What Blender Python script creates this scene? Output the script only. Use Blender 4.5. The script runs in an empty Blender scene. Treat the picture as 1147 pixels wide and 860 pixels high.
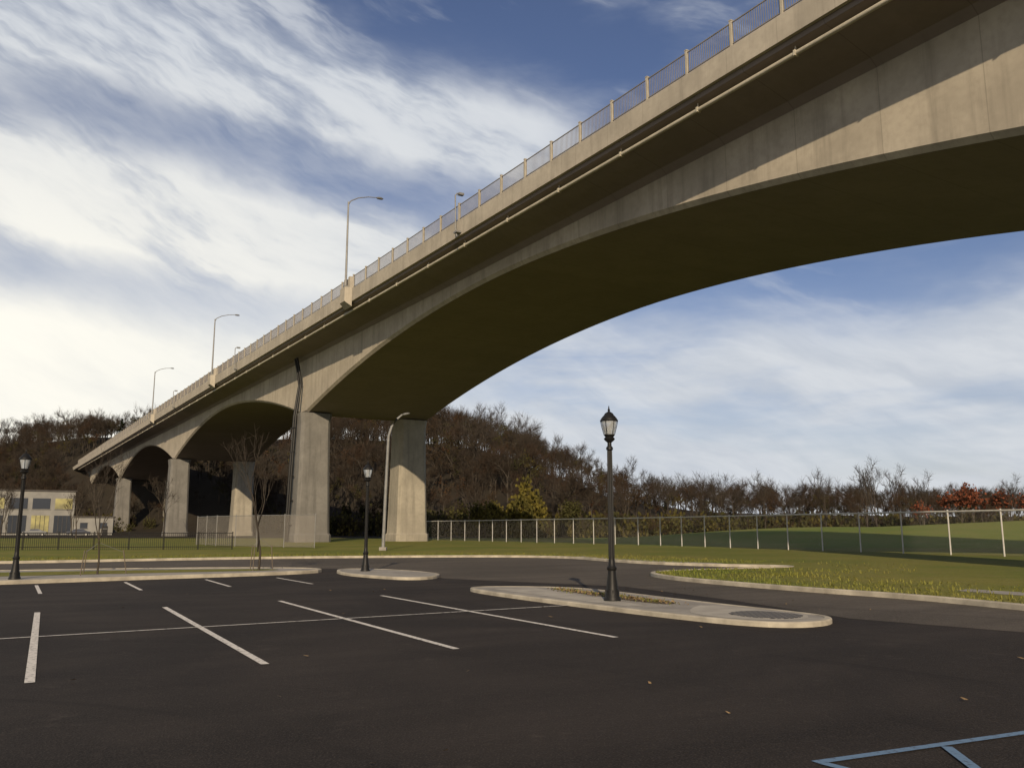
import bpy, math, random
import numpy as np
from mathutils import Vector, Matrix
from mathutils.geometry import tessellate_polygon
random.seed(7); np.random.seed(7)
scene=bpy.context.scene
col=bpy.context.collection
scene.view_settings.view_transform='Standard'
scene.view_settings.look='None'
scene.view_settings.exposure=0

# ------------------------------------------------------------ node helpers
class E:
    """small wrapper so that shader maths can be written as expressions"""
    def __init__(s,nt,sock): s.nt=nt; s.s=sock
    def _m(s,op,*o):
        n=s.nt.nodes.new('ShaderNodeMath'); n.operation=op
        for i,a in enumerate((s,)+o):
            if isinstance(a,E): s.nt.links.new(a.s,n.inputs[i])
            else: n.inputs[i].default_value=a
        return E(s.nt,n.outputs[0])
    def __add__(s,o): return s._m('ADD',o)
    __radd__=__add__
    def __mul__(s,o): return s._m('MULTIPLY',o)
    __rmul__=__mul__
    def __sub__(s,o): return s._m('SUBTRACT',o)
    def __rsub__(s,o): return (s*-1.0)+o
    def __truediv__(s,o): return s._m('DIVIDE',o)
    def fr(s): return s._m('FRACT')
    def ab(s): return s._m('ABSOLUTE')
    def lt(s,o): return s._m('LESS_THAN',o)
    def mx(s,o): return s._m('MAXIMUM',o)
    def mn(s,o): return s._m('MINIMUM',o)
    def ex(s): return s._m('EXPONENT')
    def clamp(s): return s.mx(0.0).mn(1.0)
    def ss(s,a,b):
        n=s.nt.nodes.new('ShaderNodeMapRange'); n.interpolation_type='SMOOTHSTEP'
        n.inputs['From Min'].default_value=a; n.inputs['From Max'].default_value=b
        s.nt.links.new(s.s,n.inputs['Value']); return E(s.nt,n.outputs[0])
def comb(nt,x,y,z):
    n=nt.nodes.new('ShaderNodeCombineXYZ')
    for i,a in enumerate((x,y,z)):
        if isinstance(a,E): nt.links.new(a.s,n.inputs[i])
        else: n.inputs[i].default_value=a
    return n.outputs[0]
def noise(nt,vec,scale,detail=4,rough=.55,dist=0):
    n=nt.nodes.new('ShaderNodeTexNoise'); n.inputs['Scale'].default_value=scale
    n.inputs['Detail'].default_value=detail; n.inputs['Roughness'].default_value=rough
    n.inputs['Distortion'].default_value=dist
    if vec is not None: nt.links.new(vec,n.inputs['Vector'])
    return E(nt,n.outputs['Fac'])
def mixc(nt,f,a,b,mode='MIX'):
    n=nt.nodes.new('ShaderNodeMix'); n.data_type='RGBA'; n.blend_type=mode
    if isinstance(f,E): nt.links.new(f.s,n.inputs[0])
    else: n.inputs[0].default_value=f
    for i,c in ((6,a),(7,b)):
        if isinstance(c,(tuple,list)): n.inputs[i].default_value=(c[0],c[1],c[2],1)
        else: nt.links.new(c,n.inputs[i])
    return n.outputs[2]
def newmat(name,rough=.8,metal=0.0):
    m=bpy.data.materials.new(name); m.use_nodes=True; nt=m.node_tree
    b=nt.nodes['Principled BSDF']; b.inputs['Roughness'].default_value=rough
    b.inputs['Metallic'].default_value=metal
    return m,nt,b
def objco(nt):
    n=nt.nodes.new('ShaderNodeTexCoord'); return n.outputs['Object']
def sep(nt,v):
    n=nt.nodes.new('ShaderNodeSeparateXYZ'); nt.links.new(v,n.inputs[0])
    return [E(nt,n.outputs[i]) for i in range(3)]
def bump(nt,b,h,strength,dist=.02):
    n=nt.nodes.new('ShaderNodeBump'); n.inputs['Strength'].default_value=strength
    n.inputs['Distance'].default_value=dist
    nt.links.new(h.s,n.inputs['Height']); nt.links.new(n.outputs[0],b.inputs['Normal'])
def simple(name,c1,c2,scale=3,rough=.8,metal=0,bs=0.0,detail=3):
    m,nt,b=newmat(name,rough,metal); v=objco(nt)
    f=noise(nt,v,scale,detail,.6).ss(.3,.7)
    nt.links.new(mixc(nt,f,c1,c2),b.inputs['Base Color'])
    if bs: bump(nt,b,noise(nt,v,scale*6,3),bs)
    return m
def matte(name,c1,c2,scale=.06,c3=None):
    m=bpy.data.materials.new(name); m.use_nodes=True; nt=m.node_tree
    nt.nodes.remove(nt.nodes['Principled BSDF'])
    d=nt.nodes.new('ShaderNodeBsdfDiffuse'); v=objco(nt)
    c=mixc(nt,noise(nt,v,scale,1,.5).ss(.3,.7),c1,c2)
    if c3: c=mixc(nt,noise(nt,v,scale*2.7,1,.5).ss(.5,.62),c,c3)
    nt.links.new(c,d.inputs['Color'])
    nt.links.new(d.outputs[0],nt.nodes['Material Output'].inputs['Surface'])
    return m

# ------------------------------------------------------------ materials
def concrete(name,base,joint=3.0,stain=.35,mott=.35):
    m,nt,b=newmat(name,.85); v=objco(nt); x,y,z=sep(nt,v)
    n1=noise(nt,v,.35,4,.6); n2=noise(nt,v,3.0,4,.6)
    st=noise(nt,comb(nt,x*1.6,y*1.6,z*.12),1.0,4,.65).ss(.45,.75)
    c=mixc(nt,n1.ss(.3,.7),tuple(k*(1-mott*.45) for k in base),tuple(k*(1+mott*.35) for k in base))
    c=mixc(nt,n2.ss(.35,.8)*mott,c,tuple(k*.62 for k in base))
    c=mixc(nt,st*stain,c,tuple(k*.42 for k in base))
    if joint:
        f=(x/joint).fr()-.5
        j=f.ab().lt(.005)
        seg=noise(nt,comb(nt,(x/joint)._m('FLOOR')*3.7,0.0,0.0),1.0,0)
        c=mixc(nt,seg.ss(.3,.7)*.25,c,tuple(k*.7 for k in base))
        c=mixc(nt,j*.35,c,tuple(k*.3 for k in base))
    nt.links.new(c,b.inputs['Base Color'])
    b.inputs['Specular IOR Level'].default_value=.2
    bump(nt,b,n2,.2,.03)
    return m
M_conc=concrete('bridge_concrete',(.37,.33,.265),4.5,.48)
M_soff=concrete('soffit_concrete',(.215,.183,.170),4.5,.12,.14)  # darker copy of the bridge concrete, underside shade deepened in the colour
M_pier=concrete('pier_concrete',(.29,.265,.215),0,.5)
M_pierg=concrete('shade_grey_pier_concrete',(.155,.149,.138),0,.5)  # near piers' shade put into a darker, greyer base colour
M_par=concrete('parapet_concrete',(.37,.335,.275),3.0,.4)
M_post=simple('post_concrete',(.38,.345,.28),(.29,.265,.21),2)
M_rail=simple('railing_metal',(.19,.175,.16),(.14,.13,.12),1,.6,0)
M_pipe=simple('pipe_paint',(.43,.39,.31),(.35,.32,.25),1.5,.6)
M_black,nt,b=newmat('black_paint',.5); b.inputs['Specular IOR Level'].default_value=.25
nt.links.new(mixc(nt,noise(nt,objco(nt),4,2),(.006,.006,.006),(.011,.0105,.010)),b.inputs['Base Color'])
M_galv=simple('galvanised_steel',(.44,.43,.40),(.35,.34,.32),3,.6,.0)
M_greypole=simple('grey_pole',(.19,.19,.185),(.14,.14,.135),3,.55,.1)
M_kerb=simple('kerb_concrete',(.42,.38,.30),(.24,.215,.17),1.6,.85,0,.3,5)
M_slab=simple('slab_concrete',(.29,.27,.235),(.19,.176,.155),1.3,.9,0,.3,6)
M_ramp=simple('pale_ramp_concrete',(.36,.335,.285),(.27,.25,.215),1.5,.9,0,.2,5)
M_soil=simple('leaf_litter_soil',(.05,.037,.025),(.11,.078,.042),9,.95,0,.6,6)
M_stripe,nt,b=newmat('white_paint',.8)
v=objco(nt); f=noise(nt,v,14,6,.7).ss(.50,.64)
nt.links.new(mixc(nt,f*.8,(.60,.57,.52),(.10,.09,.085)),b.inputs['Base Color'])
M_blue,nt,b=newmat('blue_paint',.8)
v=objco(nt); f=noise(nt,v,16,6,.7).ss(.5,.66)
nt.links.new(mixc(nt,f*.7,(.11,.19,.30),(.04,.05,.07)),b.inputs['Base Color'])

def asphalt(name,c1,c2):
    m,nt,b=newmat(name,.9); v=objco(nt); x,y,z=sep(nt,v)
    big=noise(nt,v,.16,4,.65,.8).ss(.38,.62)
    sw=noise(nt,comb(nt,x*.25+y*.14,y*1.6-x*.9,0.0),.6,3,.55).ss(.35,.7)
    fine=noise(nt,v,55,1,.7)
    agg=noise(nt,v,9,3,.75).ss(.5,.8)
    spk=noise(nt,v,1.1,5,.8).ss(.58,.72)
    c=mixc(nt,big,c1,c2)
    c=mixc(nt,sw*.5,c,tuple(k*.5 for k in c1))
    c=mixc(nt,fine.ss(.45,.75)*.65,c,tuple(k*2.2 for k in c2))
    c=mixc(nt,agg*.30,c,tuple(k*2.4 for k in c2))
    c=mixc(nt,spk*.34,c,tuple(k*2.6 for k in c2))
    rr=((x+6.0)*(x+6.0)+(y-2.0)*(y-2.0))._m('POWER',.5)
    ty=noise(nt,comb(nt,rr*1.7,0.0,0.0),1.0,3,.6).ss(.54,.70)*noise(nt,v,.3,2).ss(.45,.6)
    c=mixc(nt,ty*.55,c,tuple(k*.4 for k in c1))
    nt.links.new(c,b.inputs['Base Color'])
    b.inputs['Specular IOR Level'].default_value=.18
    bump(nt,b,fine+noise(nt,v,14,2,.7),.5,.014)
    return m
M_asph=asphalt('fresh_asphalt',(.0145,.012,.0108),(.030,.0245,.021))
M_road=asphalt('worn_asphalt',(.055,.048,.040),(.08,.069,.057))
def grassm(name,c1,c2,c3):
    m,nt,b=newmat(name,.95); v=objco(nt)
    b.inputs['Specular IOR Level'].default_value=.1
    c=mixc(nt,noise(nt,v,.12,3,.6).ss(.35,.65),c1,c2)
    c=mixc(nt,noise(nt,v,.9,4,.7).ss(.5,.72)*.6,c,c3)
    c=mixc(nt,noise(nt,v,7,3,.8).ss(.45,.75)*.5,c,tuple(k*.4 for k in c1))
    nt.links.new(c,b.inputs['Base Color'])
    bump(nt,b,noise(nt,v,5,3,.8),.8,.12)
    return m
M_lawn=grassm('lawn_grass',(.125,.145,.028),(.18,.17,.042),(.21,.165,.062))
M_mound=grassm('mound_grass',(.125,.165,.03),(.165,.175,.042),(.17,.14,.05))
M_hill=grassm('hill_floor',(.030,.025,.019),(.036,.030,.022),(.024,.021,.016))
M_bark=matte('bark',(.048,.041,.034),(.075,.064,.052),.8)
M_twig=matte('twigs',(.047,.039,.032),(.032,.025,.019),.035,(.044,.029,.020))
M_leafb=matte('brown_leaves',(.056,.039,.024),(.036,.028,.019),.05,(.064,.035,.019))
M_leafo=matte('olive_leaves',(.056,.053,.020),(.038,.038,.017),.05,(.075,.063,.020))
M_leafr=matte('rust_leaves',(.17,.055,.030),(.11,.042,.025),.4)
M_leafy=matte('yellow_leaves',(.115,.095,.022),(.062,.056,.018),.4)
M_everg=matte('evergreen_needles',(.016,.021,.012),(.022,.028,.014),.4)
M_glass,nt,b=newmat('lantern_glass',.2)
b.inputs['Base Color'].default_value=(.50,.53,.55,1)
b.inputs['Transmission Weight'].default_value=.55
M_win,nt,b=newmat('window_glass',.12); b.inputs['Base Color'].default_value=(.03,.035,.045,1)
M_wallw=simple('pale_grey_wall',(.23,.225,.21),(.17,.168,.16),.3,.85)
M_wallt=simple('yellow_green_glazing',(.36,.33,.13),(.16,.15,.075),.35,.5)
M_roof=simple('roof_shingle',(.07,.065,.06),(.05,.045,.042),1.5,.9)
M_tyre=simple('tyre_rubber',(.02,.02,.02),(.03,.03,.03),3,.9)
def carpaint(n,c):
    m,nt,b=newmat(n,.3); b.inputs['Base Color'].default_value=(*c,1); b.inputs['Coat Weight'].default_value=.5
    return m
M_grate,nt,b=newmat('gridded_plate',.7); v=objco(nt); x,y,z=sep(nt,v)
gx=((x*.8+y*.6)/.14).fr(); gy=((y*.8-x*.6)/.14).fr()
g_=gx.lt(.28).mx(gy.lt(.24))
nt.links.new(mixc(nt,g_,(.010,.010,.012),(.19,.175,.15)),b.inputs['Base Color'])
M_wood=simple('stake_wood',(.12,.095,.07),(.08,.065,.05),4,.9)
M_leaflit=simple('fallen_leaf',(.28,.19,.09),(.13,.085,.04),9,.9)

def chain(name,c,wire=.085):
    m,nt,b=newmat(name,.6,0); v=objco(nt); x,y,z=sep(nt,v)
    b.inputs['Base Color'].default_value=(*c,1)
    u1=((x+z)/.085).fr(); u2=((x-z)/.085).fr()
    a=u1.lt(wire).mx(u2.lt(wire))
    nt.links.new(a.s,b.inputs['Alpha'])
    return m
M_chain=chain('chain_link',(.40,.38,.34),.032)
M_chaind=chain('chain_link_dense',(.20,.18,.155),.22)

# ------------------------------------------------------------ mesh helpers
class MB:
    def __init__(s): s.v=[]; s.f=[]; s.mi=[]
    def add(s,vs,fs,mi=0):
        o=len(s.v); s.v+= [tuple(p) for p in vs]
        for f in fs: s.f.append([i+o for i in f]); s.mi.append(mi)
    def box(s,cx,cy,cz,sx,sy,sz,mi=0,rz=0):
        a=[]
        for dz in(-.5,.5):
            for dx,dy in((-.5,-.5),(.5,-.5),(.5,.5),(-.5,.5)):
                X,Y=dx*sx,dy*sy
                if rz: X,Y=X*math.cos(rz)-Y*math.sin(rz),X*math.sin(rz)+Y*math.cos(rz)
                a.append((cx+X,cy+Y,cz+dz*sz))
        s.add(a,[(3,2,1,0),(4,5,6,7),(0,1,5,4),(1,2,6,5),(2,3,7,6),(3,0,4,7)],mi)
    def tube(s,path,r,n=8,mi=0,cap=True):
        path=[Vector(p) for p in path]; rr=r if isinstance(r,(list,tuple)) else [r]*len(path)
        vs=[]; 
        for i,p in enumerate(path):
            d=(path[min(i+1,len(path)-1)]-path[max(i-1,0)]).normalized()
            a=Vector((0,0,1)) if abs(d.z)<.9 else Vector((1,0,0))
            u=d.cross(a).normalized(); w=d.cross(u)
            for k in range(n):
                t=2*math.pi*k/n; vs.append(p+(u*math.cos(t)+w*math.sin(t))*rr[i])
        fs=[]
        for i in range(len(path)-1):
            for k in range(n):
                fs.append((i*n+k,i*n+(k+1)%n,(i+1)*n+(k+1)%n,(i+1)*n+k))
        if cap: fs.append(tuple(range(n))); fs.append(tuple(range((len(path)-1)*n,len(path)*n))[::-1])
        s.add(vs,fs,mi)
    def lathe(s,prof,n=16,mi=0,cx=0,cy=0):
        vs=[]
        for r,z in prof:
            for k in range(n):
                t=2*math.pi*k/n; vs.append((cx+r*math.cos(t),cy+r*math.sin(t),z))
        fs=[]
        for i in range(len(prof)-1):
            for k in range(n): fs.append((i*n+k,i*n+(k+1)%n,(i+1)*n+(k+1)%n,(i+1)*n+k))
        fs.append(tuple(range(n))[::-1]); fs.append(tuple(range((len(prof)-1)*n,len(prof)*n)))
        s.add(vs,fs,mi)
    def obj(s,name,mats,parent=None,smooth=False,loc=(0,0,0),bevel=0):
        me=bpy.data.meshes.new(name); me.from_pydata(s.v,[],s.f)
        if not isinstance(mats,(list,tuple)): mats=[mats]
        for m in mats: me.materials.append(m)
        me.polygons.foreach_set('material_index',s.mi)
        if smooth:
            me.polygons.foreach_set('use_smooth',[True]*len(s.f))
            try: me.set_sharp_from_angle(angle=math.radians(40))
            except Exception: pass
        me.update()
        o=bpy.data.objects.new(name,me); col.objects.link(o); o.location=loc
        if parent: o.parent=parent
        if bevel:
            md=o.modifiers.new('bevel','BEVEL'); md.width=bevel; md.segments=2; md.limit_method='ANGLE'
        return o
def tag(o,label,cat,group=None):
    o["label"]=label; o["category"]=cat
    if group: o["group"]=group
    return o
def thing(name,label,cat,loc=(0,0,0),rz=0,group=None):
    e=bpy.data.objects.new(name,None); col.objects.link(e); e.location=loc; e.rotation_euler=(0,0,rz)
    e.empty_display_size=.5
    return tag(e,label,cat,group)
def struct(o,kind="structure"): o["kind"]=kind; return o
def copytree(e,loc,rz=None,scale=None,label=None):
    def cp(o,par):
        n=o.copy(); col.objects.link(n)
        if par is not None:
            n.parent=par; n.matrix_parent_inverse=o.matrix_parent_inverse.copy()
        for c in o.children: 
            if c is not n: cp(c,n)
        return n
    kids=cp(e,None); kids.location=loc
    if rz is not None: kids.rotation_euler=(0,0,rz)
    if scale: kids.scale=(scale,)*3
    if label: kids["label"]=label
    return kids
def chaikin(pts,closed=False,it=2):
    for _ in range(it):
        out=[]; n=len(pts)
        rng=range(n) if closed else range(n-1)
        if not closed: out.append(pts[0])
        for i in rng:
            a,b_=pts[i],pts[(i+1)%n]
            out.append((a[0]*.75+b_[0]*.25,a[1]*.75+b_[1]*.25)); out.append((a[0]*.25+b_[0]*.75,a[1]*.25+b_[1]*.75))
        if not closed: out.append(pts[-1])
        pts=out
    return pts
def sheet(name,pts,z,mat):
    tr=tessellate_polygon([[Vector((p[0],p[1],0)) for p in pts]])
    m=MB(); 
    fs=[]
    for t in tr:
        a,b_,c_=[pts[i] for i in t]
        cr=(b_[0]-a[0])*(c_[1]-a[1])-(b_[1]-a[1])*(c_[0]-a[0])
        fs.append(t if cr>0 else t[::-1])
    m.add([(p[0],p[1],z) for p in pts],fs)
    return m.obj(name,mat)
def offset(pts,d,closed):
    out=[]; n=len(pts)
    for i in range(n):
        if closed: a,b_=pts[i-1],pts[(i+1)%n]
        else: a,b_=pts[max(i-1,0)],pts[min(i+1,n-1)]
        dx,dy=b_[0]-a[0],b_[1]-a[1]; L=math.hypot(dx,dy) or 1
        out.append((pts[i][0]-dy/L*d,pts[i][1]+dx/L*d))
    return out
def kerb_strip(name,pts,d,h=.15,closed=False):
    q=offset(pts,d,closed); q1=offset(pts,d*.18,closed); n=len(pts); m=MB()
    vs=[(p[0],p[1],-.01) for p in pts]+[(p[0],p[1],h-.02) for p in pts]+[(p[0],p[1],h) for p in q1]+[(p[0],p[1],h) for p in q]+[(p[0],p[1],-.01) for p in q]
    fs=[]
    for i in range(n if closed else n-1):
        j=(i+1)%n
        for r in range(4): 
            f=(r*n+i,r*n+j,(r+1)*n+j,(r+1)*n+i); fs.append(f if d>0 else f[::-1])
    m.add(vs,fs); 
    return m.obj(name,M_kerb)

# ------------------------------------------------------------ camera
cam=bpy.data.objects.new("camera",bpy.data.cameras.new("camera")); col.objects.link(cam)
cam.location=(0,0,1.6); cam.rotation_euler=(math.radians(90+9.56),0,0)
cam.data.sensor_width=36; cam.data.lens=30.19; cam.data.clip_end=6000
scene.camera=cam

# ------------------------------------------------------------ sun
SAZ=(.015,-1.0); SEL=22.5
sd=Vector((SAZ[0]*math.cos(math.radians(SEL)),SAZ[1]*math.cos(math.radians(SEL)),math.sin(math.radians(SEL))))
L=bpy.data.lights.new("sun",'SUN'); L.energy=5.0; L.angle=math.radians(.5); L.color=(1,.81,.56)
lo=bpy.data.objects.new("sun",L); col.objects.link(lo); lo.location=(-60,-60,80)
lo.rotation_euler=(-sd).to_track_quat('-Z','Y').to_euler()

# ------------------------------------------------------------ world
W=bpy.data.worlds.new("World"); scene.world=W; W.use_nodes=True; nt=W.node_tree
bg=nt.nodes['Background']; out=nt.nodes['World Output']
sky=nt.nodes.new('ShaderNodeTexSky'); sky.sky_type='NISHITA'; sky.sun_disc=False
sky.sun_elevation=math.radians(SEL); sky.sun_rotation=math.atan2(SAZ[0],SAZ[1])
sky.air_density=1.0; sky.dust_density=.9; sky.ozone_density=2.2
skyc=mixc(nt,1.0,sky.outputs[0],(1.04,.94,1.06),'MULTIPLY')
nt.links.new(skyc,bg.inputs[0]); bg.inputs[1].default_value=.078
tc=nt.nodes.new('ShaderNodeTexCoord'); dirv=tc.outputs['Generated']
x,y,z=sep(nt,dirv)
A=x._m('ARCTAN2',y)*57.2958; El=z._m('ARCSINE')*57.2958
w1=noise(nt,dirv,3.0,1,.5)-.5; w2=noise(nt,dirv,8,4,.6)-.5
Ew=El+w1*3.5+w2*3.0
al=A*.93-El*.36; ac=A*.36+El*.93
acw=ac+w1*3.0+w2*2.2
fib=noise(nt,comb(nt,al*.07,acw*.27,0.0),1.0,5,.56)
fine_=noise(nt,comb(nt,al*.20,acw*.85,5.0),1.0,4,.6)
fib2=noise(nt,comb(nt,A*.06,El*.24,3.3),1.0,5,.56,.2)
def gauss(e,c,w): 
    d=(e-c)/w; return (d*d*-1.0).ex()
c1=25.0+(A*-.25)+(A*A*-.0049)
c2=15.6+(A*-.25)+(A*A*-.0038)
fb=(fib+(fine_-.5)*.42)
d1=(gauss(Ew,c1,2.8)*1.5).mn(1.0)*(1.0-A.ss(1,9))*(fb.ss(.30,.56)*.52+.50)
d2=(gauss(Ew,c2,3.2)*1.5).mn(1.0)*(1.0-A.ss(-9,0))*(fb.ss(.28,.54)*.42+.62)
low=(1.0-Ew.ss(11,18))
d3=low*(1.0-A.ss(-11,5))*(fib2.ss(.2,.45)*.2+.90)
d4=(1.0-Ew.ss(10,17))*A.ss(-14,2)*(fib2.ss(.33,.58)*.70+.30)
d5=Ew.ss(28,31)*(1.0-A.ss(-18,-6))*fb.ss(.42,.62)*.65
d6=(fib2.ss(.42,.75)*.22+fb.ss(.52,.75)*.28)
hz=(1.0-El.ss(0,12))*.55
def un(a,b): return 1.0-(1.0-a.clamp())*(1.0-b.clamp())
dens=un(un(un(d1,d2),un(d3,d4)),un(un(d5,d6),hz)).clamp()*.985
glow=(1.0-A.ss(-32,3))*(1.0-El.ss(10,30))
ccol=mixc(nt,glow._m('POWER',.7),(.68,.71,.75),(1.03,1.0,.90))
br=fb.ss(.3,.65)
ccol=mixc(nt,(1.0-br)*(1.0-glow*.7)*.38,ccol,(.36,.42,.52))
bg2=nt.nodes.new('ShaderNodeBackground'); nt.links.new(ccol,bg2.inputs[0]); bg2.inputs[1].default_value=1.0
mixs=nt.nodes.new('ShaderNodeMixShader'); nt.links.new(dens.s,mixs.inputs[0])
nt.links.new(bg.outputs[0],mixs.inputs[1]); nt.links.new(bg2.outputs[0],mixs.inputs[2])
nt.links.new(mixs.outputs[0],out.inputs[0])
W.cycles.sampling_method='MANUAL'; W.cycles.sample_map_resolution=256

# ------------------------------------------------------------ ground, lot, road, lawn
g=MB(); g.add([(-3000,-3000,-.03),(3000,-3000,-.03),(3000,3000,-.03),(-3000,3000,-.03)],[(0,1,2,3)])
struct(g.obj("ground",M_hill))
struct(sheet("parking_lot",[(-70,-30),(40,-30),(40,56),(-70,56)],0,M_asph))
kerbfar=[(-70,30),(-40,35),(-23.3,40.2),(-17.3,45.0),(-9.8,48.5),(-.7,50.0),(3.2,48),(4.6,43.5),(6.2,39.9),(9.0,37.2),(11.2,36.4),(11.3,34.9),(8.6,33.6),(6.2,32.4),(4.75,30.9),(4.75,29.0),(5.4,26.6),(7.57,22.4),(9.09,20.4),(10.25,17.25),(11.4,13),(12.5,6),(14,-10),(15,-28)]
kf=chaikin(kerbfar,False,3)
lawn=kf+[(300,-28),(400,141),(-400,141),(-400,30)]
struct(sheet("lawn",lawn,.10,M_lawn))
struct(kerb_strip("lawn_kerb",kf,.15,.125))
roadp=kf[:-6]+[(11.9,9),(9.6,10),(8.02,13.9),(6.1,16.0),(5.0,20.0),(3.2,24.6),(.6,26.6),(-2.2,28.6),(-3.5,32),(-6,35.5),(-13,36.6),(-25,33),(-40,27),(-70,20)]
struct(sheet("road",roadp,.004,M_road))
struct(sheet("footpath",chaikin([(3.6,49.5),(5.6,44.5),(7.2,41.0),(9.4,38.5),(8.8,37.6),(6.5,40.1),(5.0,43.6),(3.5,47.9)],True,1),.108,M_slab))
struct(sheet("pavement",[(10.9,21.6),(11.5,20.2),(13.4,18.0),(14.2,18.7),(12.3,20.9),(11.5,22.2)],.106,M_slab))

def ccw(p):
    ar=sum(p[i][0]*p[(i+1)%len(p)][1]-p[(i+1)%len(p)][0]*p[i][1] for i in range(len(p)))
    return p if ar>0 else p[::-1]
def island(name,pts,it=2):
    p=ccw(chaikin(pts,True,it))
    struct(kerb_strip(name+"_kerb",p,.12,.09,True))
    struct(sheet(name,offset(p,.12,True),.080,M_slab))
island("traffic_island",[(-1.2,23.2),(-.5,23.7),(1.6,23.3),(2.6,21.7),(4.1,18.5),(5.4,16.3),(5.65,15.5),(5.25,14.75),(4.5,14.45),(3.75,14.9),(2.95,15.9),(1.95,17.4),(.5,19.7),(-.85,22.1)])
struct(sheet("paving_ramp",chaikin([(3.4,17.0),(3.9,18.0),(4.7,16.9),(5.3,15.9),(5.1,15.2),(4.5,14.8),(3.8,15.2),(3.25,16.0)],True,1),.0845,M_ramp))
struct(sheet("paving_ramp",[(-.5,22.6),(.6,22.9),(1.5,20.6),(2.7,17.7),(2.3,17.5),(.9,19.9)],.0843,M_ramp))
struct(sheet("planting_bed",chaikin([(.95,22.7),(1.35,22.6),(2.2,21.0),(3.5,18.5),(3.2,17.95),(2.75,18.5),(1.9,20.3)],True,2),.0875,M_soil))
island("lamp_island",[(-6.8,34.2),(-4.8,33.7),(-2.5,30.8),(-2.4,28.4),(-3.2,27.6),(-4.4,28.6),(-6.2,31)])
def median(name,pts):
    p=ccw(chaikin(pts,True,2))
    struct(kerb_strip(name+"_kerb",p,.16,.12,True)); struct(sheet(name,offset(p,.16,True),.10,M_slab))
median("median_pavement",[(-45,20),(-30,26.5),(-19.5,31.6),(-13.5,34.2),(-8,34.4),(-6.8,32.6),(-8.2,30.6),(-11.5,28.2),(-15,25.3),(-20,22.4),(-31,17.6),(-45,12)])
struct(sheet("grass_strip",chaikin([(-44,18.5),(-30,24.8),(-20,29.6),(-14,32.2),(-9.3,33.4),(-8.3,32.2),(-11.8,30.6),(-16,28.2),(-21,25.4),(-31,20.6),(-44,14.5)],True,2),.106,M_lawn))
pl=MB(); pp=chaikin([(3.75,16.0),(4.5,16.7),(5.25,15.9),(5.0,15.3),(4.45,15.0)],True,2); n_=len(pp)
pl.add([(p[0],p[1],.092) for p in pp]+[(p[0],p[1],.06) for p in pp],[tuple(range(n_))[::-1]]+[(i,(i+1)%n_,n_+(i+1)%n_,n_+i) for i in range(n_)])
o=pl.obj("drain_grate",M_grate); tag(o,"dark gridded drain grate set in the concrete island","drain grate")
if o.data.polygons[0].normal.z<0: o.data.flip_normals()
def stripe(name,a,b_,w,mat,z=.008):
    a=Vector(a);b_=Vector(b_); d=(b_-a).normalized(); n=Vector((-d.y,d.x))*w/2
    p=[a-n,b_-n,b_+n,a+n]
    return struct(sheet(name,[(q.x,q.y) for q in p],z,mat))
for a,b_ in [((-9.18,17.11),(-5.07,9.42)),((-7.18,18.26),(-2.95,10.68)),((-5.22,19.82),(-.75,12.0)),((-3.17,21.38),(1.55,13.25))]:
    stripe("parking_line",a,b_,.10,M_stripe)
stripe("parking_line",(-14.2,8.75),(1.25,18.68),.07,M_stripe,.012)
for a,b_ in [((-13.62,25.2),(-11.75,21.96)),((-11.73,26.66),(-9.77,23.22)),((-9.78,28.05),(-7.88,24.63)),((-7.78,29.06),(-5.85,25.81)),((-17.4,22.4),(-15.6,19.6))]:
    stripe("parking_line",a,b_,.09,M_stripe)
for a,b_ in [((2.10,6.30),(4.6,7.42)),((3.22,6.72),(3.1,6.0)),((2.15,6.28),(3.3,4.6))]:
    stripe("accessible_bay_line",a,b_,.08,M_blue,.012 if a[0]>3 else .008)

# ------------------------------------------------------------ bridge (local frame: x along, y = -w)
TH=math.atan2(.852,-.524)
bridge=thing("bridge","long concrete box girder viaduct with arched haunched spans on paired piers","bridge",(32.8,0,0),TH)
def loc2w(l,w): return (32.8-.524*l+.852*w, .852*l+.524*w)
SUP=[-55,27,115.3,194.5,269.5,343]
def soffit(l):
    for a,b_ in zip(SUP,SUP[1:]):
        if a<=l<=b_:
            m=(a+b_)/2; h=(b_-a)/2; f=abs((l-m)/h)
            return 20.3-5.6*f**1.9
    return 14.7
W0,W1,WD=3.6,19.3,22.8
ls=[-55+i*1.99 for i in range(201)]
ls=[l for l in ls if l<=343]
gd=MB(); n=len(ls)
for l in ls:
    s=soffit(l)
    gd.v+= [(l,-W0,21.5),(l,-W0,s+.25),(l,-W0-.25,s),(l,-W1+.25,s),(l,-W1,s+.25),(l,-W1,21.5)]
for i in range(n-1):
    for k in range(5):
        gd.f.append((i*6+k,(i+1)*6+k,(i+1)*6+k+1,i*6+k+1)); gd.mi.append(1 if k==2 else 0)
gd.f.append([0,1,2,3,4,5]); gd.mi.append(0); gd.f.append([(n-1)*6+k for k in range(5,-1,-1)]); gd.mi.append(0)
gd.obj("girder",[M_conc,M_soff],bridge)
def sweep(section,l0,l1,step=0):
    m=MB(); k=len(section); L_=[l0,l1]
    vs=[(l,-w,z_) for l in L_ for (w,z_) in section]
    fs=[(i,(i+1)%k,k+(i+1)%k,k+i) for i in range(k)]+[tuple(range(k))[::-1],tuple(range(k,2*k))]
    m.add(vs,fs); return m
LE=372
dk=sweep([(0.18,22.55),(0.30,22.30),(1.2,22.15),(W0-.4,21.65),(W0+.1,21.25),(W1-.1,21.25),(W1+.4,21.65),(WD-1.2,22.15),(WD-.3,22.3),(WD-.18,22.55),(WD-.2,22.9),(.2,22.9)],-60,LE)
dk.obj("deck",M_soff,bridge)
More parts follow.
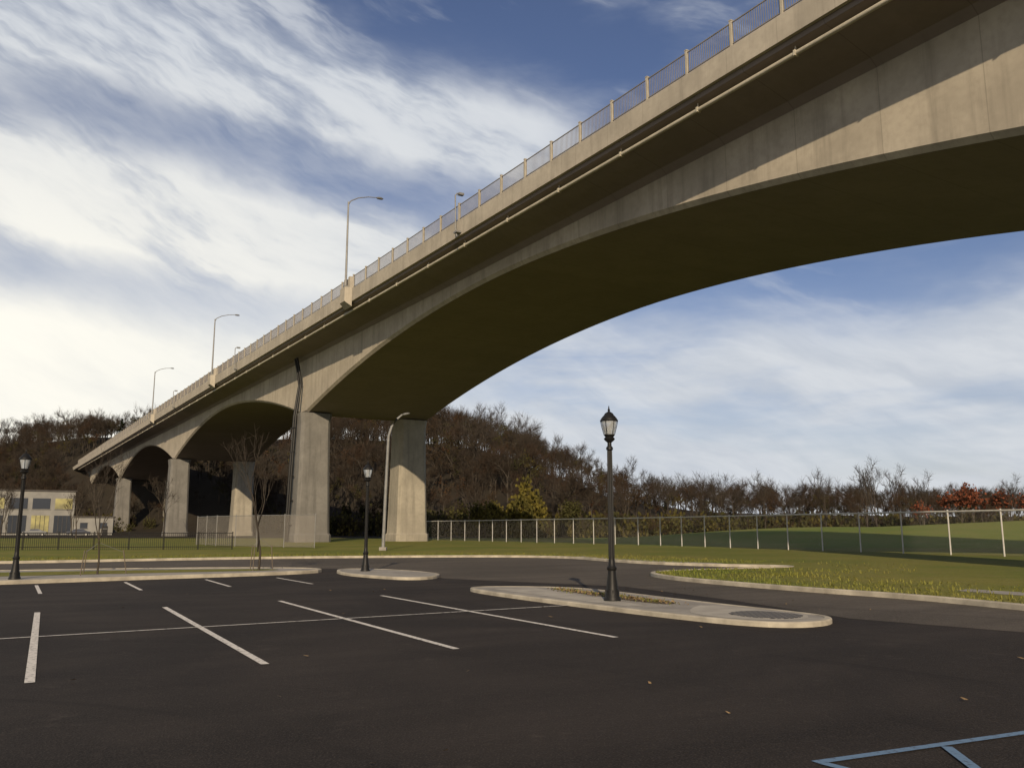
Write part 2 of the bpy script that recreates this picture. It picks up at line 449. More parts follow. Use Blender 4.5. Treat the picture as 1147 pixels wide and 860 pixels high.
pa=sweep([(0,22.5),(.0,23.72),(.12,23.80),(.34,23.80),(.40,23.7),(.40,22.95),(.19,22.95),(.19,22.5)],-60,LE)
pa.obj("parapet",M_par,bridge)
pa=sweep([(WD-.4,22.9),(WD-.4,23.8),(WD,23.8),(WD,22.62),(WD-.17,22.62),(WD-.17,22.9)],-60,LE)
pa.obj("parapet",M_par,bridge)
rail=MB()
for z_ in (23.93,25.0): rail.box(146,-.2,z_,412,.05,.05)
l=-20
while l<352:
    if l<200: rail.box(l,-.2,24.46,.024,.024,1.05)
    l+=.13
l=200
while l<352:
    rail.box(l,-.2,24.46,.04,.03,1.05); l+=.28
ro=rail.obj("railing",M_rail,bridge)
pm=MB(); pm.box(0,0,24.45,.13,.14,1.30); pm.box(0,0,25.12,.16,.17,.05)
posts=None
for i in range(100):
    l=1.3+i*3.0
    if posts is None: posts=pm.obj("railing_post",M_post,ro,loc=(l,-.2,0))
    else:
        q=posts.copy(); col.objects.link(q); q.parent=ro; q.location=(l,-.2,0)
rest=MB()
for i in range(100,117): rest.box(1.3+i*3.0,-.2,24.45,.13,.14,1.3)
for i in range(1,20): rest.box(1.3-i*3.0,-.2,24.45,.13,.14,1.3)
struct(rest.obj("railing_posts",M_post,ro),"stuff")
up=MB(); up.tube([(l,-.55,21.92) for l in (-60,60,180,352)],.11,10)
l=-50
while l<350:
    up.box(l,-.55,22.1,.05,.05,.36); up.box(l,-.55,21.92,.1,.25,.25); l+=6
up.obj("utility_pipe",M_pipe,bridge,smooth=True)
BL=[92,146.7,198]
for l in BL:
    cb=MB()
    cb.add([(l-.9,.0,22.0),(l+.9,0,22.0),(l+.9,0,23.85),(l-.9,0,23.85),(l-.6,.62,22.5),(l+.6,.62,22.5),(l+.6,.62,23.85),(l-.6,.62,23.85)],
           [(0,1,5,4),(1,2,6,5),(2,3,7,6),(3,0,4,7),(4,5,6,7),(3,2,1,0)])
    cb.obj("lamp_corbel",M_par,bridge)
    for dx in(-.55,.55):
        cb=MB(); cb.box(l+dx,-.05,24.35,.42,.5,1.1); cb.obj("lamp_pilaster",M_par,bridge)
def pier_mesh(h):
    m=MB()
    def ring(z_,a,b_,c):
        return [(-b_+c,-a,z_),(b_-c,-a,z_),(b_,-a+c,z_),(b_,a-c,z_),(b_-c,a,z_),(-b_+c,a,z_),(-b_,a-c,z_),(-b_,-a+c,z_)]
    R=[ring(-.3,2.15,1.95,.35),ring(.9,2.15,1.95,.35),ring(1.1,2.02,1.8,.35),ring(h*.5,1.84,1.66,.35),ring(h-1.2,1.75,1.58,.35),ring(h-.0,1.9,1.65,.35)]
    for r in R: m.v+=r
    for i in range(len(R)-1):
        for k in range(8): m.f.append((i*8+k,i*8+(k+1)%8,(i+1)*8+(k+1)%8,(i+1)*8+k)); m.mi.append(0)
    m.f.append(tuple(range(7,-1,-1))); m.mi.append(0)
    m.f.append(tuple(range(len(R)*8-8,len(R)*8))); m.mi.append(0)
    return m
pa_=pier_mesh(14.9)
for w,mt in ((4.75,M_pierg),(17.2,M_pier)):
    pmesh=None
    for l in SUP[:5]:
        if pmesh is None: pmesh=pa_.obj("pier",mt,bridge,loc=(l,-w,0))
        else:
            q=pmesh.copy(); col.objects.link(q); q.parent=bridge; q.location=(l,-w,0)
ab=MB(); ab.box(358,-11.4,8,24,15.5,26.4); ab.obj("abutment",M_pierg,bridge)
l0=SUP[2]+.4
for dl in(-.4,.35):
    dp=MB()
    dp.tube([(l0+dl,-2.6,21.5),(l0+dl,-2.9,20.2),(l0+dl,-3.2,18.4),(l0+dl,-2.75,14.6),(l0+dl,-2.5,8),(l0+dl,-2.3,.1)],.135,8)
    for k in range(5): dp.box(l0+dl,-2.6,2+k*2.8,.3,.3,.12)
    dp.obj("drain_pipe",M_black,bridge)

def wl(l,w,z_=0): X,Y=loc2w(l,w); return (X,Y,z_)
first=None
for l in BL:
    if first is None:
        first=thing("bridge_street_lamp","tall grey curved-arm street lamp standing on the bridge parapet","street lamp",wl(l,-.3,23.85),TH,"street lamps along the bridge parapet")
        m=MB(); m.tube([(0,0,0),(0,0,8.6)],[.12,.08],8); m.box(0,0,.15,.4,.4,.3); m.obj("pole",M_greypole,first,True)
        m=MB(); m.tube([(0,0,8.3),(0,-.25,8.75),(0,-1.0,9.2),(0,-2.0,9.5),(0,-2.9,9.62)],[.06,.055,.05,.045,.04],8); m.obj("arm",M_greypole,first,True)
        m=MB(); m.lathe([(.02,-.1),(.16,-.06),(.2,.02),(.13,.1),(.02,.13)],10)
        m.v=[(a*1.0,b_*2.0-3.2,c_+9.6) for a,b_,c_ in m.v]; m.obj("lamp_head",M_greypole,first,True)
    else: copytree(first,wl(l,-.3,23.85))
f2=None
for l in (69.8,133,176):
    if f2 is None:
        f2=thing("bridge_sign_light","short grey bracket post with small box light on the bridge edge","light",wl(l,-.25,22.4),TH,"small bracket lights on the bridge edge")
        m=MB(); m.tube([(0,0,0),(0,.12,.6),(0,.15,3.1)],.05,8); m.box(0,-.05,.3,.5,.4,.12); m.obj("post",M_greypole,f2)
        m=MB(); m.tube([(0,.15,3.05),(0,0,3.25),(0,-.2,3.28)],.045,8); m.box(0,-.3,3.24,.3,.4,.16); m.obj("lamp_head",M_greypole,f2)
    else: copytree(f2,wl(l,-.25,22.4))

# ------------------------------------------------------------ parking-lot lanterns
def lantern_lamp(loc,sc):
    e=thing("street_lamp","black cast-iron post lamp with glass acorn lantern on a kerbed island","street lamp",loc,0,"black lantern post lamps around the parking lot")
    e.scale=(sc,)*3
    m=MB(); m.lathe([(.205,0),(.205,.06),(.175,.10),(.17,.20),(.15,.25),(.13,.40),(.105,.58),(.095,.70),(.12,.73),(.12,.78),(.085,.82),(.075,.98)],16)
    for k in range(8):
        t=k*math.pi/4; m.box(.145*math.cos(t),.145*math.sin(t),.16,.05,.045,.18,0,t)
    m.obj("base",M_black,e,True)
    m=MB(); m.lathe([(.072,.95),(.066,1.5),(.065,1.52),(.054,3.6),(.085,3.63),(.085,3.68),(.052,3.72),(.05,3.83)],12)
    for k in range(8):
        t=k*math.pi/4; m.tube([(.064*math.cos(t),.064*math.sin(t),1.02),(.052*math.cos(t),.052*math.sin(t),3.6)],.012,5)
    m.obj("pole",M_black,e,True)
    m=MB(); m.lathe([(.05,3.80),(.12,3.86),(.14,3.90),(.10,3.94),(.125,3.97),(.135,4.0)],14)
    for k in range(6):
        t=k*math.pi/3; c,s_=math.cos(t),math.sin(t)
        m.tube([(.13*c,.13*s_,3.99),(.19*c,.19*s_,4.22),(.215*c,.215*s_,4.36)],.010,5)
    m.lathe([(.222,4.335),(.228,4.35),(.222,4.365)],16)
    lan=m.obj("lantern",M_black,e,True)
    m=MB(); m.lathe([(.115,4.0),(.165,4.18),(.195,4.33),(.19,4.36)],16); m.obj("glass",M_glass,lan,True)
    m=MB(); m.lathe([(.21,4.362),(.20,4.40),(.15,4.46),(.13,4.48),(.10,4.53),(.04,4.57),(.02,4.58),(.035,4.61),(.02,4.64),(.008,4.72)],16); m.obj("cap",M_black,lan,True)
    return e
l1=lantern_lamp((2.15,18.9,.088),.89)
copytree(l1,(-5.35,32.0,.08),1.0,.85)
copytree(l1,(-15.0,26.5,.10),2.0,.83,label="black cast-iron post lamp with glass acorn lantern on a paved median")

e=thing("tall_street_lamp","tall grey lamp post with short curved arm beside a pier","street lamp",(-9.0,61,.1),0)
m=MB(); m.tube([(0,0,0),(.1,0,4.5),(.2,0,8.0),(.4,0,8.7),(.8,0,9.25),(1.15,0,9.55)],[.12,.11,.10,.09,.08,.07],10); m.obj("pole",M_greypole,e,True)
m=MB(); m.lathe([(.03,0),(.12,.04),(.14,.1),(.09,.16),(.03,.18)],10); m.v=[(a*2.2+1.4,b_,c_+9.5+ (a*.4)) for a,b_,c_ in m.v]; m.obj("lamp_head",M_greypole,e,True)
m=MB(); m.box(0,0,.12,.5,.5,.24); m.obj("base",M_slab,e,bevel=.03)

# ------------------------------------------------------------ fences
def fence(name,label,pts,h,mat_post,mat_mesh,sp,rp=.04,z0=.1,picket=False,rr=.8):
    e=thing(name,label,"fence",(pts[0][0],pts[0][1],z0)); ox,oy=pts[0]
    P=[Vector((p[0]-ox,p[1]-oy)) for p in pts]
    L_=[0]
    for a,b_ in zip(P,P[1:]): L_.append(L_[-1]+(b_-a).length)
    N=max(2,int(L_[-1]/sp)); 
    out_=[]
    for i in range(N+1):
        d=L_[-1]*i/N
        for j in range(len(P)-1):
            if L_[j]<=d<=L_[j+1]+1e-6:
                t=(d-L_[j])/(L_[j+1]-L_[j]); out_.append(P[j].lerp(P[j+1],t)); break
    r=MB(); r.tube([(p.x,p.y,h) for p in out_],rp*rr,6); 
    if picket: r.tube([(p.x,p.y,.2) for p in out_],rp*.7,6)
    r.obj("rail",mat_post,e)
    pm=MB(); pm.tube([(0,0,0),(0,0,h+.06)],rp,8); pm.lathe([(rp*1.3,h+.02),(rp*1.2,h+.07),(.01,h+.11)],8)
    p0=pm.obj("post",mat_post,e,loc=(out_[0].x,out_[0].y,0))
    for p in out_[1:100]:
        q=p0.copy(); col.objects.link(q); q.parent=e; q.location=(p.x,p.y,0)
    if picket:
        k=MB()
        for a,b_ in zip(out_,out_[1:]):
            n_=int((b_-a).length/.14)
            for i in range(n_):
                p=a.lerp(b_,(i+.5)/n_); k.box(p.x,p.y,h/2,.02,.02,h)
        k.obj("pickets",mat_post,e)
    else:
        me=MB()
        for a,b_ in zip(out_,out_[1:]):
            me.add([(a.x,a.y,.05),(b_.x,b_.y,.05),(b_.x,b_.y,h),(a.x,a.y,h)],[(0,1,2,3)])
        me.obj("wire_mesh",mat_mesh,e)
    return e
fence("chain_link_fence","long galvanised chain-link fence between lawn and grassy mound",[(36,30),(31,40),(27.4,47),(20,63),(12.7,80),(3,95),(-4,107),(-11.7,118)],2.5,M_galv,M_chain,3.3,.045,rr=1.25)
fence("construction_fence","dense grey chain-link enclosure fence beside a bridge pier",[(-15.6,69),(-20.5,72),(-26,77),(-30,83)],2.6,M_greypole,M_chaind,3.0,.035)
fence("picket_fence","low black metal picket fence along the grass",[(-47,62),(-38,62),(-29,63),(-20.5,64)],1.2,M_black,None,2.4,.035,.1,True)

# ------------------------------------------------------------ terrain
def interp(a,T):
    return float(np.interp(a,[t[0] for t in T],[t[1] for t in T]))
HT=[(-1.5,40),(-.62,40),(-.5,40),(-.40,37),(-.25,31),(-.12,27),(-.05,24),(.0,19),(.06,13),(.12,9),(.22,6),(.35,5.5),(.62,6.5),(1.5,6)]
FK=.72
def hill_h(X,Y):
    a=X/max(Y,1); H=interp(a,HT)
    foot=150+max(0,-X)*FK+ (max(0,X)*.25)
    t=(Y-foot)/(85 if a<.1 else 110); t=min(1,max(0,t)); s_=t*t*(3-2*t)
    base=-.3+.5*min(1,max(0,(Y-137)/8))
    return base+H*s_+ .6*math.sin(X*.07)*math.cos(Y*.05)*s_ + 1.0*math.sin(X*.021+1)*s_
m=MB(); nx,ny=90,60
for j in range(ny+1):
    for i in range(nx+1):
        X=-420+840*i/nx; Y=135+ (j/ny)**1.3*480; m.v.append((X,Y,hill_h(X,Y)))
for j in range(ny):
    for i in range(nx):
        a=j*(nx+1)+i; m.f.append((a,a+1,a+nx+2,a+nx+1)); m.mi.append(0)
struct(m.obj("hill",M_hill,smooth=True))
def mound_h(X,Y):
    cx=max(0,min(1,(X-6)/46)); s_=cx*cx*(3-2*cx)
    d=(Y-112)/28; 
    return -.15+ s_*(2.4+.35*math.sin(X*.09))*math.exp(-d*d)+.3*math.sin(X*.13+Y*.1)*s_*math.exp(-d*d)
m=MB(); nx,ny=70,40
for j in range(ny+1):
    for i in range(nx+1):
        X=4+210*i/nx; Y=66+90*j/ny
        ed=min(i,nx-i,j,ny-j)
        m.v.append((X,Y,mound_h(X,Y)+(.12+.1 if ed>1 else 0)))
for j in range(ny):
    for i in range(nx):
        a=j*(nx+1)+i; m.f.append((a,a+1,a+nx+2,a+nx+1)); m.mi.append(0)
struct(m.obj("grass_mound",M_mound,smooth=True))

# ------------------------------------------------------------ trees
def tree_geo(seed,H=12,depth=3,kids=3,nleaf=0,leaf=.35,trunk=.22,twigw=.06,ntw=7,spread=.75,sides=3,trunkfrac=.32,up=.22,twl=1.3):
    R=random.Random(seed); V=[];F=[];MI=[]
    def quad(a,b_,c_,d_,mi): o=len(V); V.extend([a,b_,c_,d_]); F.append((o,o+1,o+2,o+3)); MI.append(mi)
    def rv(): 
        while 1:
            v=Vector((R.uniform(-1,1),R.uniform(-1,1),R.uniform(-1,1)))
            if .1<v.length<1: return v.normalized()
    def tub(a,b_,r0,r1):
        d=(b_-a).normalized(); u=d.cross(Vector((0,0,1)) if abs(d.z)<.9 else Vector((1,0,0))).normalized(); w=d.cross(u); o=len(V)
        for p,r in((a,r0),(b_,r1)):
            for k in range(sides):
                t=2*math.pi*k/sides; V.append(p+(u*math.cos(t)+w*math.sin(t))*r)
        for k in range(sides): F.append((o+k,o+(k+1)%sides,o+sides+(k+1)%sides,o+sides+k)); MI.append(0)
    tips=[]
    def br(p,d,L_,r,dep):
        mid=p+d*L_*.5+rv()*L_*.05; e_=p+d*L_+rv()*L_*.07
        tub(p,mid,r,r*.8); tub(mid,e_,r*.8,r*.55)
        if dep==0:
            tips.append(e_)
            for k in range(ntw):
                t=R.uniform(.2,1); s=p.lerp(e_,t); dd=(d*.7+rv()*.8+Vector((0,0,.2))).normalized(); q=s+dd*R.uniform(.5,1)*twl
                n_=dd.cross(rv()).normalized()*twigw/2; quad(s-n_,s+n_,q+n_*.3,q-n_*.3,1)
            return
        for k in range(kids):
            t=1 if k==0 else R.uniform(.45,1); s=p.lerp(e_,t)
            dd=(d*.75+rv()*spread+Vector((0,0,up))).normalized()
            br(s,dd,L_*R.uniform(.6,.82),r*.55*(1.1 if k==0 else .9),dep-1)
    tf=H*trunkfrac
    br(Vector((0,0,-.3)),Vector((R.uniform(-.05,.05),R.uniform(-.05,.05),1)).normalized(),tf,trunk,depth)
    for k in range(nleaf):
        t=R.choice(tips); p=t+rv()*R.random()*leaf*4.2; a=rv()*leaf*.5; b_=a.cross(rv()).normalized()*leaf*.5
        quad(p-a-b_,p+a-b_,p+a+b_,p-a+b_,2)
    V=np.array([tuple(v) for v in V],dtype=np.float32); V[:,2]*= H/max(V[:,2].max(),.1)
    return V,np.array(F,dtype=np.int32),np.array(MI,dtype=np.int32)
def conifer_geo(seed,H=13):
    R=random.Random(seed);V=[];F=[];MI=[]
    for k in range(3):
        t=2*math.pi*k/3; V+= [(.2*math.cos(t),.2*math.sin(t),-.3)]
    for k in range(3):
        t=2*math.pi*k/3; V+= [(.03*math.cos(t),.03*math.sin(t),H)]
    for k in range(3): F.append((k,(k+1)%3,3+(k+1)%3,3+k)); MI.append(0)
    for i in range(420):
        h=R.uniform(.12,1)**.9; r=(1-h)*H*.24*R.uniform(.3,1.1)+.15; t=R.uniform(0,6.28); z_=h*H-r*.25
        p=Vector((r*math.cos(t),r*math.sin(t),z_)); s=R.uniform(.35,.7)
        a=Vector((math.cos(t),math.sin(t),-.5))*s*.6; b_=Vector((-math.sin(t),math.cos(t),R.uniform(-.4,.4)))*s*.4
        o=len(V); V+=[tuple(p-a-b_),tuple(p+a-b_),tuple(p+a+b_),tuple(p-a+b_)]; F.append((o,o+1,o+2,o+3)); MI.append(2)
    return np.array(V,dtype=np.float32),np.array(F,dtype=np.int32),np.array(MI,dtype=np.int32)
def np_mesh(name,V,F,MI,mats):
    me=bpy.data.meshes.new(name); n=len(V); k=len(F)
    me.vertices.add(n); me.vertices.foreach_set('co',V.astype(np.float32).ravel())
    me.loops.add(k*4); me.loops.foreach_set('vertex_index',F.astype(np.int32).ravel())
    me.polygons.add(k); me.polygons.foreach_set('loop_start',np.arange(0,k*4,4,dtype=np.int32))
    me.polygons.foreach_set('loop_total',np.full(k,4,dtype=np.int32))
    for m_ in mats: me.materials.append(m_)
    me.polygons.foreach_set('material_index',MI.astype(np.int32)); me.update(calc_edges=True); return me
variants=[tree_geo(10+i,12+(i%3),3,3,ntw=18,twigw=.042,twl=1.6,spread=.58+.07*i,trunk=.18,up=.30) for i in range(5)]
variants+= [tree_geo(20+i,12,3,3,nleaf=300,leaf=.24,ntw=10,twigw=.05,trunk=.18) for i in range(3)]
conif=[conifer_geo(40+i) for i in range(2)]
def wood(name,pts,mats,vs=None):
    VV=[];FF=[];MM=[];o=0
    for (X,Y,Z,sc,ti) in pts:
        V,F,MI=vs[ti]; a=random.uniform(0,6.28); c_,s_=math.cos(a),math.sin(a)
        sx=sc*random.uniform(.85,1.3)
        P=np.empty_like(V); P[:,0]=(V[:,0]*c_-V[:,1]*s_)*sx+X; P[:,1]=(V[:,0]*s_+V[:,1]*c_)*sx+Y; P[:,2]=V[:,2]*sc+Z
        VV.append(P); FF.append(F+o); MM.append(MI); o+=len(V)
    me=np_mesh(name,np.concatenate(VV),np.concatenate(FF),np.concatenate(MM),mats)
    ob=bpy.data.objects.new(name,me); col.objects.link(ob); ob["kind"]="stuff"; return ob
def clear_of_bridge(X,Y):
    dx,dy=X-32.8,Y; l=-.524*dx+.852*dy; w=.852*dx+.524*dy
    return not(-4<w<26 and l<374)
groups={'b':[], 'l':[], 'o':[], 'c':[]}
R=random.Random(3); cnt=0
def put(X,Y,a,small=1.0):
    Z=hill_h(X,Y)-.1; sc=(R.uniform(.6,.92)+ (R.random()**4)*.25)*small
    if a>.1: sc*=.9
    if a<-.3: sc*=1.05
    r=R.random()
    if r<.70: groups['b'].append((X,Y,Z,sc,R.randrange(5)))
    elif r<.84: groups['l'].append((X,Y,Z,sc*.85,5+R.randrange(3)))
    elif r<.985: groups['o'].append((X,Y,Z,sc*.78,5+R.randrange(3)))
    else: groups['c'].append((X,Y,Z,sc*.7,R.randrange(2)))
while cnt<2050:
    a=R.uniform(-.82,.74) if cnt<1150 else (R.uniform(-.75,-.28) if cnt<1750 else R.uniform(-.26,.03)); t=R.random()
    Yf=150
    for _ in range(14): Yf=150+max(0,-a*Yf)*FK+max(0,a*Yf)*.25
    Y=Yf-4+t**.75*112
    if cnt>=1750: Y=Yf+35+t*75
    X=a*Y
    if not clear_of_bridge(X,Y):
        cnt+=.2
        if hill_h(X,Y)<8 and Y>235 and R.random()<.5: groups['b'].append((X,Y,hill_h(X,Y)-.1,.42,R.randrange(5)))
        continue
    cnt+=1; put(X,Y,a)
# wooded crest behind the far end of the bridge
for i in range(420):
    X=R.uniform(-285,-120); Y=R.uniform(315,400)
    if clear_of_bridge(X,Y): put(X,Y,-.5)
wood("bare_woodland",groups['b'],[M_bark,M_twig,M_leafb],vs=variants)
wood("brown_leaved_woodland",groups['l'],[M_bark,M_twig,M_leafb],vs=variants)
wood("olive_leaved_woodland",groups['o'],[M_bark,M_twig,M_leafo],vs=variants)
wood("evergreen_woodland",groups['c'],[M_bark,M_twig,M_everg],vs=conif)
brush=[tree_geo(60+i,4,2,4,nleaf=110,leaf=.30,ntw=8,twigw=.07,trunkfrac=.2,trunk=.08) for i in range(3)]
pts=[]
for i in range(620):
    a=R.uniform(-.82,.74); Yf=150
    for _ in range(14): Yf=150+max(0,-a*Yf)*FK+max(0,a*Yf)*.25
    Y=Yf-9+R.random()*30; X=a*Y
    if clear_of_bridge(X,Y) or Y>225: pts.append((X,Y,hill_h(X,Y),R.uniform(.6,1.3),R.randrange(3)))
wood("underbrush",pts,[M_bark,M_twig,M_leafo],vs=brush)

def split_tree(name,label,geo,mats,loc,sc=1,rz=0,cat="tree",group=None):
    V,F,MI=geo; e=thing(name,label,cat,loc,rz,group); e.scale=(sc,)*3
    for part,sel in (("trunk",MI==0),("crown",MI!=0)):
        f=F[sel]; 
        if len(f)==0: continue
        idx=np.unique(f); mp=-np.ones(len(V),dtype=np.int64); mp[idx]=np.arange(len(idx))
        me=np_mesh(part,V[idx],mp[f],MI[sel],mats); o=bpy.data.objects.new(part,me); col.objects.link(o); o.parent=e
    return e
def gz(X,Y): return max(.1,hill_h(X,Y) if Y>137 else .1, mound_h(X,Y)+.2 if (14<X<210 and 66<Y<150) else .1)
yel=tree_geo(70,9,3,5,nleaf=4200,leaf=.30,trunk=.25,spread=1.0,up=.08,trunkfrac=.26)
split_tree("autumn_tree","full rounded tree with yellow-green autumn leaves at the hill foot",yel,[M_bark,M_twig,M_leafy],(2.6,143,.1),1.15)
split_tree("autumn_tree","smaller tree with yellow-olive leaves at the hill foot",tree_geo(71,7,3,4,nleaf=2200,leaf=.28,trunk=.2,spread=1.0,up=.1),[M_bark,M_twig,M_leafy],(-4.5,145,.1),.95)
split_tree("autumn_tree","smaller tree with dull olive leaves at the hill foot",tree_geo(73,7,3,4,nleaf=1400,leaf=.28,trunk=.2,spread=.9),[M_bark,M_twig,M_leafo],(10,147,.1),.95)
redg=tree_geo(72,8,3,4,nleaf=620,leaf=.26,trunk=.15,spread=.7)
for i,(X,Y,s_) in enumerate([(82,158,1.2),(73,156,.85),(89,156,1.15),(86,162,1.3)]):
    split_tree("red_leaved_tree","small tree with thin rust-red autumn leaves behind the mound",redg,[M_bark,M_twig,M_leafr],(X,Y,gz(X,Y)),s_,i*1.3,group="red autumn trees behind the mound")
bareg=[tree_geo(80+i,13,4,3,ntw=6,twigw=.045,twl=1.1,trunk=.18,spread=.6,up=.35) for i in range(3)]
for i,(X,Y,s_) in enumerate([(62,152,1.1),(57,158,1.0),(67,160,1.05),(71,150,.9),(48,165,1.0),(41,170,1.0),(84,146,.8),(31,172,.95),(22,165,.8),(75,170,1.1)]):
    split_tree("bare_tree","leafless grey-brown tree standing before the far woods",bareg[i%3],[M_bark,M_twig,M_leafb],(X,Y,gz(X,Y)),s_,i*2.1,group="bare trees at the woodland edge")
for i,(X,Y,s_) in enumerate([(-64,128,.7),(-30,134,.6),(-14,140,.8),(-80,128,.65),(-60,150,.85),(-19,128,.5),(-88,150,.8),(-100,168,.8),(-93,160,.65),(-108,172,.75),(-86,170,.7)]):
    split_tree("bare_tree","leafless grey-brown tree standing beyond the bridge piers",bareg[(i+1)%3],[M_bark,M_twig,M_leafb],(X,Y,gz(X,Y)),s_,i*1.7,group="bare trees beyond the bridge")
yg=tree_geo(90,5.4,4,3,ntw=4,twigw=.012,twl=.4,trunk=.05,spread=.5,up=.6,trunkfrac=.32,sides=4)
e=split_tree("young_tree","young leafless street tree planted in the median",yg,[M_bark,M_twig,M_leafb],(-9.3,32.2,.10))
e=split_tree("young_tree","small staked leafless sapling tied with guy wires",tree_geo(91,4.4,4,3,ntw=3,twigw=.012,twl=.35,trunk=.04,spread=.5,up=.6,trunkfrac=.34,sides=4),[M_bark,M_twig,M_leafb],(-13.9,29.4,.10))
def stakes(loc,n_,h,r):
    t=thing("tree_stakes","thin wooden stakes with guy wires around a young tree","stakes",loc,0,"stakes around young trees")
    for k in range(n_):
        a=2*math.pi*k/n_+.4; m=MB(); m.tube([(r*math.cos(a),r*math.sin(a),0),(r*.85*math.cos(a),r*.85*math.sin(a),h)],.018,5)
        m.obj("stake",M_wood,t)
        m=MB(); m.tube([(r*.86*math.cos(a),r*.86*math.sin(a),h*.9),(0,0,h*1.3)],.006,4); m.obj("guy_wire",M_greypole,t)
stakes((-13.9,29.4,.10),3,.8,.9); stakes((-9.3,32.2,.10),3,.9,.5)

# ------------------------------------------------------------ buildings
def building(label,loc,rz,sx,sy,h,mat,roof='flat',storeys=2,bays=0,door=True,baymat=None,dark=()):
    e=thing("building",label,"building",loc,rz)
    m=MB(); m.box(0,0,h/2,sx,sy,h); m.obj("wall",mat,e)
    m=MB()
    if roof=='flat': m.box(0,0,h+.15,sx+.5,sy+.5,.3)
    else:
        hh=roof; X=sx/2+.4;Y=sy/2+.4
        m.add([(-X,-Y,h),(X,-Y,h),(X,Y,h),(-X,Y,h),(-X,0,h+hh),(X,0,h+hh)],[(0,1,5,4),(2,3,4,5),(0,4,3),(1,2,5),(3,2,1,0)])
    m.obj("roof",M_roof,e)
    if bays:
        for i in range(bays):
            X=-sx/2+(i+.5)*sx/bays; bw=sx/bays*.78
            m=MB(); m.box(0,0,0,bw,.12,h*.40)
            w=m.obj("opening" if i in dark else "glazed_panel",M_win if i in dark else baymat,e,loc=(X,-sy/2-.05,h*.25))
            f=MB()
            for q in (-.25,0,.25): f.box(q*bw,-.08,0,.09,.08,h*.40)
            f.obj("mullion",M_roof,w)
            m=MB(); m.box(0,0,0,bw,.10,h*.24); w=m.obj("window",M_win if (i*7)%3 else baymat,e,loc=(X,-sy/2-.05,h*.72))
            f=MB(); f.box(0,-.04,-h*.13,sx/bays*.85,.14,.12); f.obj("frame",M_wallw,w)
    else:
        nb=max(2,int(sx/3))
        for s_ in range(storeys):
            for i in range(nb):
                X=-sx/2+(i+.5)*sx/nb; z_=h*(s_+.55)/storeys
                m=MB(); m.box(0,0,0,1.5,.08,1.3); w=m.obj("window",M_win,e,loc=(X,-sy/2-.03,z_))
                f=MB(); f.box(0,-.03,.7,1.7,.1,.1); f.box(0,-.03,-.7,1.7,.12,.1); f.obj("frame",M_wallw,w)
    if door:
        m=MB(); m.box(sx*.3,-sy/2-.05,1.05,1.1,.1,2.1); m.obj("door",M_black,e)
    return e
building("grey flat-roofed building with large yellow-green glazed panels and dark openings",(-119,200,.1),.5,32,12,10.0,M_wallw,bays=7,baymat=M_wallt,door=False,dark=(1,3,4,6))
building("small pale building seen between the far piers",(-96,200,.1),.4,8,6,4.0,M_wallw,storeys=1)

# ------------------------------------------------------------ cars
def car(loc,rz,paint,label):
    e=thing("parked_car",label,"car",loc,rz,"cars parked by the buildings")
    prof=[(-2.2,.35),(-2.25,.75),(-2.1,.95),(-1.3,1.02),(-.75,1.42),(.7,1.45),(1.5,1.02),(2.15,.9),(2.25,.6),(2.2,.35)]
    m=MB(); n_=len(prof)
    for s_ in(-.88,.88): m.v+=[(p[0],s_*(.82 if p[1]>1.1 else 1),p[1]) for p in prof]
    for i in range(n_): m.f.append((i,(i+1)%n_,n_+(i+1)%n_,n_+i)); m.mi.append(0)
    m.f.append(tuple(range(n_))[::-1]); m.f.append(tuple(range(n_,2*n_))); m.mi+=[0,0]
    m.obj("body",paint,e,bevel=.05)
    for sy in(-1,1):
        m=MB(); y_=sy*.80; m.add([(-1.1,y_+sy*.06,1.04),(1.3,y_+sy*.06,1.04),(.65,y_-sy*.03,1.38),(-.7,y_-sy*.03,1.38)],[(0,1,2,3) if sy<0 else (3,2,1,0)]); m.obj("window",M_win,e)
    m=MB(); m.add([(1.46,-.7,1.07),(1.46,.7,1.07),(.78,.62,1.43),(.78,-.62,1.43)],[(0,1,2,3)]); m.obj("windscreen",M_win,e)
    for wx in(-1.4,1.4):
        for wy in(-.8,.8):
            m=MB(); m.tube([(0,-.1,0),(0,.1,0)],.33,14); w=m.obj("wheel",M_tyre,e,loc=(wx,wy,.33))
            m=MB(); m.tube([(0,-.115,0),(0,.115,0)],.19,10); m.obj("rim",M_galv,w)
    for wy in(-.6,.6):
        m=MB(); m.box(0,0,0,.08,.32,.14); m.obj("headlight",M_glass,e,loc=(2.21,wy,.72))
PD=carpaint('dark_car',(.04,.045,.06)); PS=carpaint('silver_car',(.16,.165,.17))
car((-98,179,.12),.4,PS,"silver saloon car parked in front of the low building")
car((-90,181,.12),.4,PD,"dark saloon car parked beside the silver car")

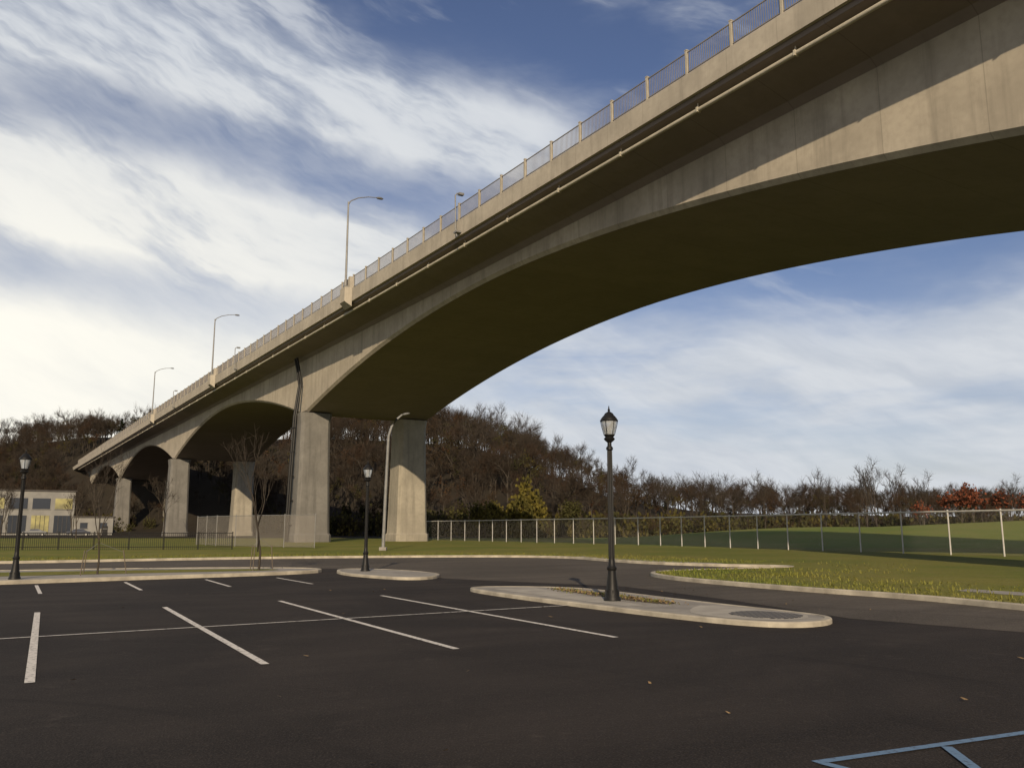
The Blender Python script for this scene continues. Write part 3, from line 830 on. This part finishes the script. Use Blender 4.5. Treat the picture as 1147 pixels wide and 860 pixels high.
# ------------------------------------------------------------ litter, grass tufts
m=MB(); R=random.Random(5)
lv=[(-.95,6.2),(-.48,6.55),(1.43,9.3)]+[(R.uniform(-8,8),R.uniform(5.5,24)) for _ in range(26)]+[(R.uniform(3,12),R.uniform(14,24)) for _ in range(14)]
for X,Y in lv:
    s_=R.uniform(.025,.05); a=R.uniform(0,6.28); c_,q=math.cos(a)*s_,math.sin(a)*s_
    z_=.02
    m.add([(X-c_,Y-q,z_),(X+q*.6,Y-c_*.6,z_+.012),(X+c_,Y+q,z_+.02),(X-q*.6,Y+c_*.6,z_+.002)],[(0,1,2),(0,2,3)])
struct(m.obj("fallen_leaves",M_leaflit),"stuff")
m=MB()
for i in range(480):
    t=R.random(); X=1.1+t*2.2+R.gauss(0,.14); Y=22.5-t*4.4+R.gauss(0,.28); s_=R.uniform(.02,.045); a=R.uniform(0,6.28); c_,q=math.cos(a)*s_,math.sin(a)*s_; z_=.094
    m.add([(X-c_,Y-q,z_),(X+q*.6,Y-c_*.6,z_+.02),(X+c_,Y+q,z_+.03),(X-q*.6,Y+c_*.6,z_+.01)],[(0,1,2),(0,2,3)])
struct(m.obj("leaf_litter",M_leaflit),"stuff")
kfq=[p for p in kf if p[1]<52 and p[1]>8 and p[0]>-30]
V=[];F=[]
R=random.Random(9)
for i in range(16000):
    k=R.randrange(len(kfq)-1); a,b_=kfq[k],kfq[k+1]; t=R.random()
    dx,dy=b_[0]-a[0],b_[1]-a[1]; L_=math.hypot(dx,dy)
    if R.random()>L_/1.0: continue
    d=.2+R.random()**2*5; X=a[0]+dx*t-dy/L_*d; Y=a[1]+dy*t+dx/L_*d
    if 3<X<13 and 33<Y<39 : continue
    h=R.uniform(.03,.10); aa=R.uniform(0,6.28); c_,q=math.cos(aa)*.02,math.sin(aa)*.02; o=len(V)
    V+=[(X-c_,Y-q,.09),(X+c_,Y+q,.09),(X+c_*.3+q*2,Y+q*.3-c_*2,.10+h),(X-c_*.3+q*2,Y-q*.3-c_*2,.10+h)]; F.append((o,o+1,o+2,o+3))
for i in range(260):
    t=R.random(); X=1.1+t*2.2+R.gauss(0,.12); Y=22.5-t*4.4+R.gauss(0,.22)
    h=R.uniform(.02,.06); aa=R.uniform(0,6.28); c_,q=math.cos(aa)*.012,math.sin(aa)*.012; o=len(V)
    V+=[(X-c_,Y-q,.08),(X+c_,Y+q,.08),(X+c_*.3+q*2,Y+q*.3-c_*2,.09+h),(X-c_*.3+q*2,Y-q*.3-c_*2,.09+h)]; F.append((o,o+1,o+2,o+3))
me=np_mesh("grass",np.array(V),np.array(F),np.zeros(len(F)),[M_lawn])
o=bpy.data.objects.new("grass_tufts",me); col.objects.link(o); o["kind"]="stuff"
